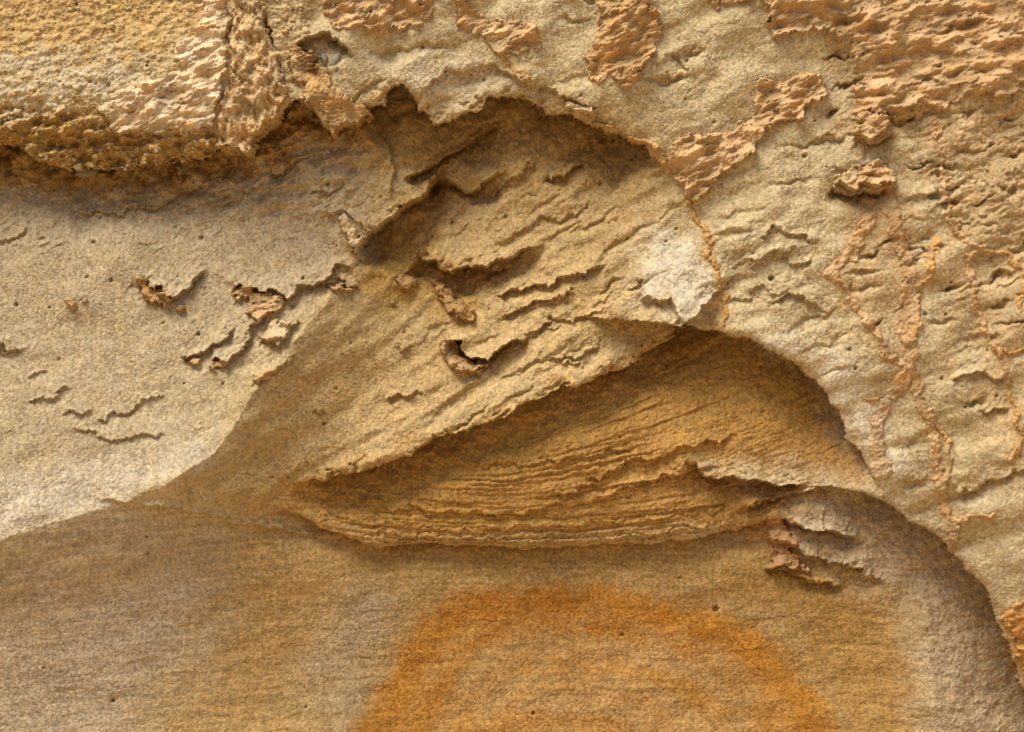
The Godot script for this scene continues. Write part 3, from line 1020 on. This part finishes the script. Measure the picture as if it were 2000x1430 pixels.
func mud(first: bool) -> void:
	staining = first
	var pink := Color(0.60, 0.455, 0.29)
	var tan := Color(0.475, 0.31, 0.16)
	var rust := Color(0.47, 0.285, 0.115)
	var brown := Color(0.42, 0.26, 0.12)
	var g := "dried mud crusts clinging to the cliff"
	crust("mud_crust", "wide pink-tan mud crust lying over the crumbly ledge, left of the hanging column", field("444,-60 441,20 444,80 443,150 432,190 424,230 420,258 400,255 365,268 350,258 320,262 285,262 265,255 245,265 215,250 198,215 215,195 250,175 330,150 350,132 340,112 342,92 358,82 382,70 396,30 400,-60", 24.0, 0.6), 8.0, 16.0, pink, g, 101, 7.0, 20.0, -20.0, 2.6, "mud crust", 0.8, 60)
	crust("mud_crust", "tall hanging column of pink-tan mud ending in ragged flaps", field("452,-60 458,30 452,80 453,150 440,190 432,225 426,262 432,285 450,300 470,296 490,299 500,290 495,264 515,262 525,245 545,220 563,196 560,170 550,130 543,105 520,50 506,-60", 24.0, 0.6), 13.0, 19.0, Color(0.50, 0.345, 0.185), g, 176, 9.0, 14.0, 74.0, 2.6, "mud crust", 0.8, 110)
	crust("mud_crust", "brown mud flap with hanging fringe under the grey pebbles", field("562,96 590,90 612,100 640,140 665,180 700,196 722,226 716,238 690,240 668,246 655,268 636,270 622,240 604,205 590,170 572,140", 24.0, 0.7), 8.0, 12.0, Color(0.43, 0.27, 0.125), g, 104, 8.0, 22.0, 60.0, 2.6, "mud crust", 1.0, 64)
	crust("mud_crust", "pinkish mud crust at the top edge between the pebbles and pale rock", field("640,-60 630,20 655,62 700,58 735,74 770,60 815,54 838,40 850,10 870,-60", 24.0, 0.9), 5.0, 17.0, tan, g, 107)
	crust("mud_crust", "knobbly mud crust ending in a point above the hollow", field("868,-60 884,10 905,62 940,78 962,100 985,122 1000,104 1050,102 1060,72 1040,45 1000,42 950,32 915,8 905,-60", 24.0, 0.8), 5.0, 17.0, tan, g, 110)
	crust("mud_crust", "long orange mud crust hanging from the top, its lower end in scallops", field("1158,-60 1168,40 1155,98 1140,112 1150,150 1165,170 1185,150 1200,160 1215,175 1240,170 1250,145 1260,120 1285,80 1292,40 1270,10 1250,-60", 24.0, 0.8), 5.0, 17.0, Color(0.46, 0.29, 0.135), g, 113)
	crust("mud_crust", "thin mud crust along the top edge, left of the broad rippled sheet", field("1362,-60 1372,6 1400,18 1430,14 1460,4 1492,6 1490,-60", 24.0, 0.6), 7.0, 9.0, tan, g, 116)
	crust("mud_crust", "broad rippled mud sheet in the upper right corner", field("1490,-400 1498,50 1510,80 1550,70 1600,65 1640,86 1655,90 1650,120 1662,130 1700,124 1712,142 1664,170 1656,220 1675,236 1690,225 1740,240 1780,210 1830,225 1870,190 1950,200 2010,180 2300,190 2300,-400", 24.0, 0.9), 5.0, 26.0, Color(0.46, 0.30, 0.155), g, 119, 7.0, 30.0, -14.0)
	crust("mud_crust", "slanting mud crust stepping down the pale rock to a trickle", field("1472,180 1478,160 1500,154 1530,160 1570,140 1602,155 1616,190 1590,200 1565,210 1562,235 1530,240 1500,256 1482,275 1470,300 1440,322 1402,345 1390,370 1370,385 1345,396 1330,370 1312,340 1300,310 1312,285 1330,265 1370,265 1430,260 1442,240 1470,225", 24.0, 0.7), 9.0, 17.0, tan, g, 122, 9.0, 20.0, -20.0, 2.6, "mud crust", 0.75)
	crust("mud_crust", "rounded mud knob hanging below the broad sheet", field("1668,232 1690,222 1715,230 1730,245 1722,262 1705,276 1690,282 1670,270 1660,262 1672,250", 24.0, 0.5), 17.0, 12.0, tan, g, 125, 8.0)
	crust("mud_crust", "mud shelf jutting out over a dark gap, above the forked trickles", field("1620,362 1625,348 1655,332 1700,322 1726,322 1734,340 1730,362 1700,374 1680,370 1660,376 1640,370", 24.0, 0.5), 30.0, 9.0, tan, g, 128, 14.0)
	crust("mud_crust", "pinkish flap of mud standing out at the lip of the pale spur", field("640,412 662,416 680,420 690,440 706,462 714,490 704,512 692,500 680,470 664,440 662,422", 24.0, 0.5), 9.0, 6.0, Color(0.55, 0.41, 0.255), g, 131)
	crust("mud_crust", "rust coloured mud at the lower right edge beyond the arch", field("1946,1180 1975,1168 2010,1160 2400,1150 2400,1900 2120,1560 2012,1375 1962,1240", 24.0, 0.9), 6.0, 12.0, Color(0.46, 0.25, 0.085), g, 134)
	var s := "thin mud shelves along the edge of the hollow"
	crust("mud_shelf", "uppermost thin mud shelf on the edge of the hollow", band("1108,206 1130,212 1152,214", 7.0, 6.0, 0.6), 12.0, 6.0, Color(0.52, 0.37, 0.22), s, 140, 5.0, 14.0, 0.0, 2.0, "mud shelf", 0.3)
	crust("mud_shelf", "ochre mud shelf just below the uppermost one", band("1142,240 1170,242 1196,248", 5.0, 4.0, 0.6), 12.0, 5.0, rust, s, 143, 4.0, 14.0, 0.0, 2.0, "mud shelf", 0.3)
	crust("mud_shelf", "double layered ochre mud shelf at the right end of the hollow", band("1228,272 1255,276 1284,288", 8.0, 5.0, 0.6), 10.0, 8.0, rust, s, 146, 4.0, 10.0, 0.0, 2.0, "mud shelf", 0.3)
	crust("mud_shelf", "small upright mud lump where the shelves meet the slanting crust", band("1284,290 1296,318", 7.0, 8.0, 0.6), 10.0, 6.0, rust, s, 149, 4.0, 14.0, 0.0, 2.0, "mud shelf", 0.3)
	var t := "mud trickles run down the right face"
	var run := [
		["narrow beaded mud trickle from the slanting crust down to the arch rim", "1345,395 1358,422 1378,460 1386,505 1402,545 1412,585 1416,610 1408,638", 8.0, 9.0, rust],
		["zigzag mud trickle bending left under the jutting shelf", "1698,395 1680,450 1655,500 1612,530 1640,562 1668,610 1692,645 1712,682 1745,712", 14.0, 9.0, tan],
		["widest mud trickle, running straight down from the jutting shelf", "1722,380 1740,450 1760,510 1768,560 1765,620 1762,680 1758,725 1740,770", 20.0, 18.0, tan],
		["short curved mud trickle joining the widest one from the right", "1812,470 1806,515 1796,545 1768,562", 9.0, 8.0, rust],
		["long mud trickle carrying on from the widest one towards the rim", "1762,715 1785,775 1802,815 1812,860 1820,920 1836,980 1846,1040 1852,1075", 14.0, 12.0, tan],
		["side branch of mud spreading right of the long trickle", "1806,815 1830,845 1845,890 1830,930", 8.0, 10.0, tan],
		["pale pink mud streak reaching the arch rim", "1728,765 1712,800 1705,850 1712,908", 10.0, 22.0, Color(0.52, 0.37, 0.23)],
		["thin cord of mud hanging from the rippled sheet", "1815,235 1826,300 1838,380 1842,430 1868,470 1905,492", 7.0, 9.0, tan],
		["looping mud trickle near the right edge", "1905,492 1955,505 1985,545 1975,600", 9.0, 7.0, rust],
		["branching mud trickle between the loop and the wide one", "1880,500 1884,560 1892,610 1912,660 1932,700 1948,745", 10.0, 8.0, tan],
		["short mud ledge curving right off the branching trickle", "1925,690 1950,688 1985,676", 7.0, 6.0, rust],
		["lowest mud trickle by the right edge, in broken beads", "1950,750 1966,800 1968,850 1955,900", 7.0, 9.0, rust],
		["mud spur pointing right near the foot of the long trickle", "1846,1010 1880,1008 1915,998", 10.0, 6.0, tan],
		["thin mud thread above the arch rim, left of the pink streak", "1682,780 1712,776 1745,764", 5.0, 5.0, rust],
		["small mud thread dripping from the pointed crust onto the ledge", "986,118 1012,138 1028,152 1024,168", 6.0, 5.0, rust],
	]
	var n := 0
	for r in run:
		n += 1
		crust("mud_trickle", r[0], band(r[1], r[2], r[3], 1.2), 4.5, 5.0, r[4], t, 160 + 4 * n, 1.5, 16.0, -18.0, 7.0, "mud trickle", 0.4)
	var p := "remains of clay nests on the sandstone"
	crust("clay_nest", "crescent of brown clay under a sharp pale edge on the left", field("268,544 284,546 300,558 320,566 336,584 328,598 310,600 288,590 273,570", 24.0, 0.5), 17.0, 9.0, brown, p, 240, 2.0, 9.0, 30.0, 4.0, "clay nest", 0.8)
	crust("clay_nest", "largest patch of rough brown clay on the pale face", field("452,578 462,552 486,558 492,570 545,572 560,590 558,604 535,616 505,626 486,612 486,586", 24.0, 0.5), 14.0, 9.0, Color(0.42, 0.265, 0.13), p, 243, 2.0, 10.0, 0.0, 4.0, "clay nest", 0.8)
	crust("clay_nest", "pale clay tab folded outward below the largest clay patch", field("520,656 530,632 546,622 566,632 574,646 552,667 536,662", 24.0, 0.8), 9.0, 8.0, Color(0.49, 0.37, 0.22), p, 246, 3.0, 12.0, 30.0, 4.0, "clay nest", 0.8)
	crust("clay_nest", "dark clay lining of the curled cup that juts from the middle of the hollow", field("858,660 878,662 894,680 908,696 934,704 958,708 954,722 930,728 905,728 882,724 866,706 858,682", 24.0, 0.5), 21.0, 12.0, Color(0.38, 0.235, 0.11), p, 249, 6.0, 9.0, 40.0, 4.0, "clay nest", 0.8)
	crust("clay_nest", "string of dark clay crumbs down a cleft in the hollow", field("838,520 852,512 862,545 880,575 905,595 930,615 928,630 905,630 880,608 856,580 842,555", 24.0, 0.9), 16.0, 14.0, Color(0.37, 0.22, 0.09), p, 252, 2.0, 13.0, 40.0, 4.0, "clay nest", 0.8)
	crust("clay_nest", "dim round clay nest in the deepest shade of the hollow", field("770,545 785,530 808,535 812,555 795,566 775,560", 24.0, 0.6), 15.0, 9.0, Color(0.37, 0.23, 0.10), p, 255, 2.0, 9.0, 0.0, 3.0, "clay nest", 0.45)
	crust("clay_nest", "small flattened clay smear under the pale spur", field("636,556 655,552 678,560 690,566 672,572 645,568", 24.0, 0.5), 15.0, 6.0, Color(0.40, 0.25, 0.11), p, 258, 2.0, 9.0, 0.0, 4.0, "clay nest", 0.8)
	crust("clay_nest", "tiny brown clay scab alone on the left of the pale face", field("134,580 146,584 152,596 144,602 136,594", 18.0, 0.3), 12.0, 4.0, Color(0.42, 0.27, 0.13), p, 261, 2.0, 8.0, 0.0, 4.0, "clay nest", 0.8)
	crust("clay_nest", "clay remnant at the tip of the left spur of the pale face", field("368,706 382,698 400,700 392,714 375,716", 18.0, 0.4), 13.0, 5.0, brown, p, 264, 2.0, 8.0, 0.0, 4.0, "clay nest", 0.8)
	crust("clay_nest", "two-toed clay remnant under the right spur of the pale face", field("414,714 422,700 440,704 458,706 448,714 428,716 420,724", 18.0, 0.4), 13.0, 5.0, brown, p, 267, 2.0, 8.0, 0.0, 4.0, "clay nest", 0.8)
	crust("clay_nest", "sliver of ochre clay low on the slanting step beside the crest", field("500,742 520,728 548,712 556,718 530,735 512,746", 18.0, 0.4), 13.0, 5.0, Color(0.42, 0.27, 0.12), p, 270, 2.0, 8.0, -30.0, 4.0, "clay nest", 0.8)
	crust("clay_nest", "flaky red-brown clay among the prongs under the arch", field("1500,1020 1530,1012 1545,1040 1560,1060 1545,1075 1570,1095 1600,1130 1560,1112 1505,1112 1520,1085 1505,1060", 18.0, 0.7), 12.0, 9.0, Color(0.40, 0.235, 0.11), p, 273, 2.0, 12.0, 0.0, 4.0, "clay nest", 0.8)


# ---------------------------------------------------------------- pebbles

func lump(size: Vector3, seed_: int, bumpy: float, c: Color, rings := 14, seg := 20) -> ArrayMesh:
	var n := FastNoiseLite.new()
	n.seed = seed_
	n.frequency = 0.9
	n.fractal_octaves = 3
	var st := SurfaceTool.new()
	st.begin(Mesh.PRIMITIVE_TRIANGLES)
	for r in rings + 1:
		var th := PI * r / rings
		for s in seg:
			var ph := TAU * s / seg
			var d := Vector3(sin(th) * cos(ph), cos(th), sin(th) * sin(ph))
			var k := 1.0 + bumpy * n.get_noise_3dv(d * 1.6)
			st.set_color(Color(c.r, c.g, c.b) * (1.0 + 0.25 * n.get_noise_3dv(d * 4.0 + Vector3(9, 0, 0))))
			st.add_vertex(d * k * size * UNIT)
	for r in rings:
		for s in seg:
			var a := r * seg + s
			var b := r * seg + (s + 1) % seg
			st.add_index(a); st.add_index(a + seg); st.add_index(b)
			st.add_index(b); st.add_index(a + seg); st.add_index(b + seg)
	st.generate_normals()
	return st.commit()


func pebbles() -> void:
	var grey := Color(0.20, 0.175, 0.125)
	var list := [
		["pebble", "upper grey pebble set in the broken edge beside the mud flap", 646, 88, 12, 8, 8, 10.0, grey, "pebble"],
		["pebble", "narrow grey pebble standing on end, left of the pair", 634, 118, 8, 15, 9, 12.0, grey, "pebble"],
		["pebble", "rounded grey pebble standing on end, right of the pair", 655, 120, 9, 17, 10, -24.0, Color(0.23, 0.20, 0.145), "pebble"],
		["pebble", "pale grey pebble stuck in the wide mud crust", 410, 207, 8, 6, 5, -10.0, Color(0.40, 0.36, 0.27), "pebble"],
		["pebble", "flat grey pebble under the crumbly ledge at the left", 164, 335, 22, 9, 9, 8.0, Color(0.22, 0.20, 0.15), "pebble"],
		["clay_lump", "brown clay lump just right of the clay crescent", 354, 604, 10, 9, 9, 0.0, Color(0.37, 0.23, 0.11), "clay lump"],
		["clay_lump", "small brown crumb beside the tiny clay scab", 170, 589, 6, 5, 5, 30.0, Color(0.40, 0.26, 0.13), "clay lump"],
		["clay_lump", "tan clay bead on the rim of the curled cup", 946, 708, 9, 9, 9, 0.0, Color(0.48, 0.35, 0.20), "clay lump"],
		["clay_lump", "ochre crumb hanging alone in the shaded part of the hollow", 624, 804, 9, 7, 8, 20.0, Color(0.40, 0.25, 0.10), "clay lump"],
		["clay_lump", "round ochre crumb at the lower end of the string of clay crumbs", 914, 616, 15, 13, 11, -20.0, Color(0.42, 0.26, 0.10), "clay lump"],
		["clay_lump", "topmost dark lump in the cleft of the hollow, under the sharp rib", 852, 536, 14, 16, 12, 10.0, Color(0.36, 0.21, 0.08), "clay lump"],
		["clay_lump", "middle lump of the clay string in the cleft, wider than tall", 872, 574, 16, 13, 12, -20.0, Color(0.38, 0.225, 0.09), "clay lump"],
		["clay_lump", "lump next to the lowest one of the clay string in the cleft", 894, 597, 14, 11, 11, 15.0, Color(0.39, 0.24, 0.09), "clay lump"],
		["clay_lump", "dim crumb below the round nest in the shade", 765, 590, 6, 5, 5, 0.0, Color(0.38, 0.24, 0.10), "clay lump"],
		["clay_lump", "dark crumb on the smooth face above the orange arch", 1403, 1197, 7, 4, 5, -20.0, Color(0.30, 0.18, 0.09), "clay lump"],
	]
	var n := 0
	for a in list:
		n += 1
		var o := MeshInstance3D.new()
		o.name = numbered(a[0])
		o.mesh = lump(Vector3(a[4], a[5], a[6]), 300 + n, 0.5 if a[9] == "clay lump" else 0.22, a[8])
		o.material_override = clay if a[9] == "clay lump" else stone
		o.position = at(a[2], a[3], height(a[2], a[3]) + (0.25 if a[9] == "clay lump" else -0.1) * a[6])
		o.rotation.z = deg_to_rad(a[7])
		tag(o, a[1], a[9], "grey pebbles set in the cliff" if a[9] == "pebble" else "loose clay lumps stuck to the sandstone")
		add_child(o, true)
	# grit of the crumbly ledge
	var rng := RandomNumberGenerator.new()
	rng.seed = 9
	var mm := MultiMesh.new()
	mm.transform_format = MultiMesh.TRANSFORM_3D
	mm.use_colors = true
	mm.mesh = lump(Vector3.ONE, 350, 0.75, Color.WHITE, 7, 9)
	var where := []
	while where.size() < 1100:
		var u := rng.randf_range(-40.0, 640.0)
		var v := rng.randf_range(-40.0, 345.0)
		if REG[jv(v) * gw + iu(u)] != 1:
			continue
		if v < 215.0 and rng.randf() < 0.62:
			continue
		where.append(Vector2(u, v))
	mm.instance_count = where.size()
	for i in where.size():
		var w: Vector2 = where[i]
		var r := 1.5 + 2.2 * pow(rng.randf(), 2.0) if rng.randf() < 0.88 else 3.0 + 6.0 * pow(rng.randf(), 2.0)
		var b := Basis.from_euler(Vector3(rng.randf() * TAU, rng.randf() * TAU, 0)).scaled(Vector3(r, r * 0.85, r))
		mm.set_instance_transform(i, Transform3D(b, at(w.x, w.y, height(w.x, w.y) - 0.1 * r)))
		mm.set_instance_color(i, [Color(0.46, 0.31, 0.13), Color(0.48, 0.36, 0.19), Color(0.45, 0.26, 0.09), Color(0.48, 0.38, 0.24)][rng.randi() % 4])
	var mi := MultiMeshInstance3D.new()
	mi.name = "grit"
	mi.multimesh = mm
	mi.material_override = stone
	mi.set_meta("kind", "stuff")
	tag(mi, "coarse golden grit standing out of the crumbly ledge", "grit")
	add_child(mi, true)


func ground() -> void:
	var o := MeshInstance3D.new()
	o.name = "ground"
	var p := PlaneMesh.new()
	p.size = Vector2(80, 80)
	o.mesh = p
	var m := StandardMaterial3D.new()
	m.albedo_color = Color(0.42, 0.27, 0.12).linear_to_srgb()
	m.roughness = 1.0
	o.material_override = m
	o.set_meta("kind", "structure")
	o.set_meta("label", "sandy ground at the foot of the cliff")
	add_child(o)
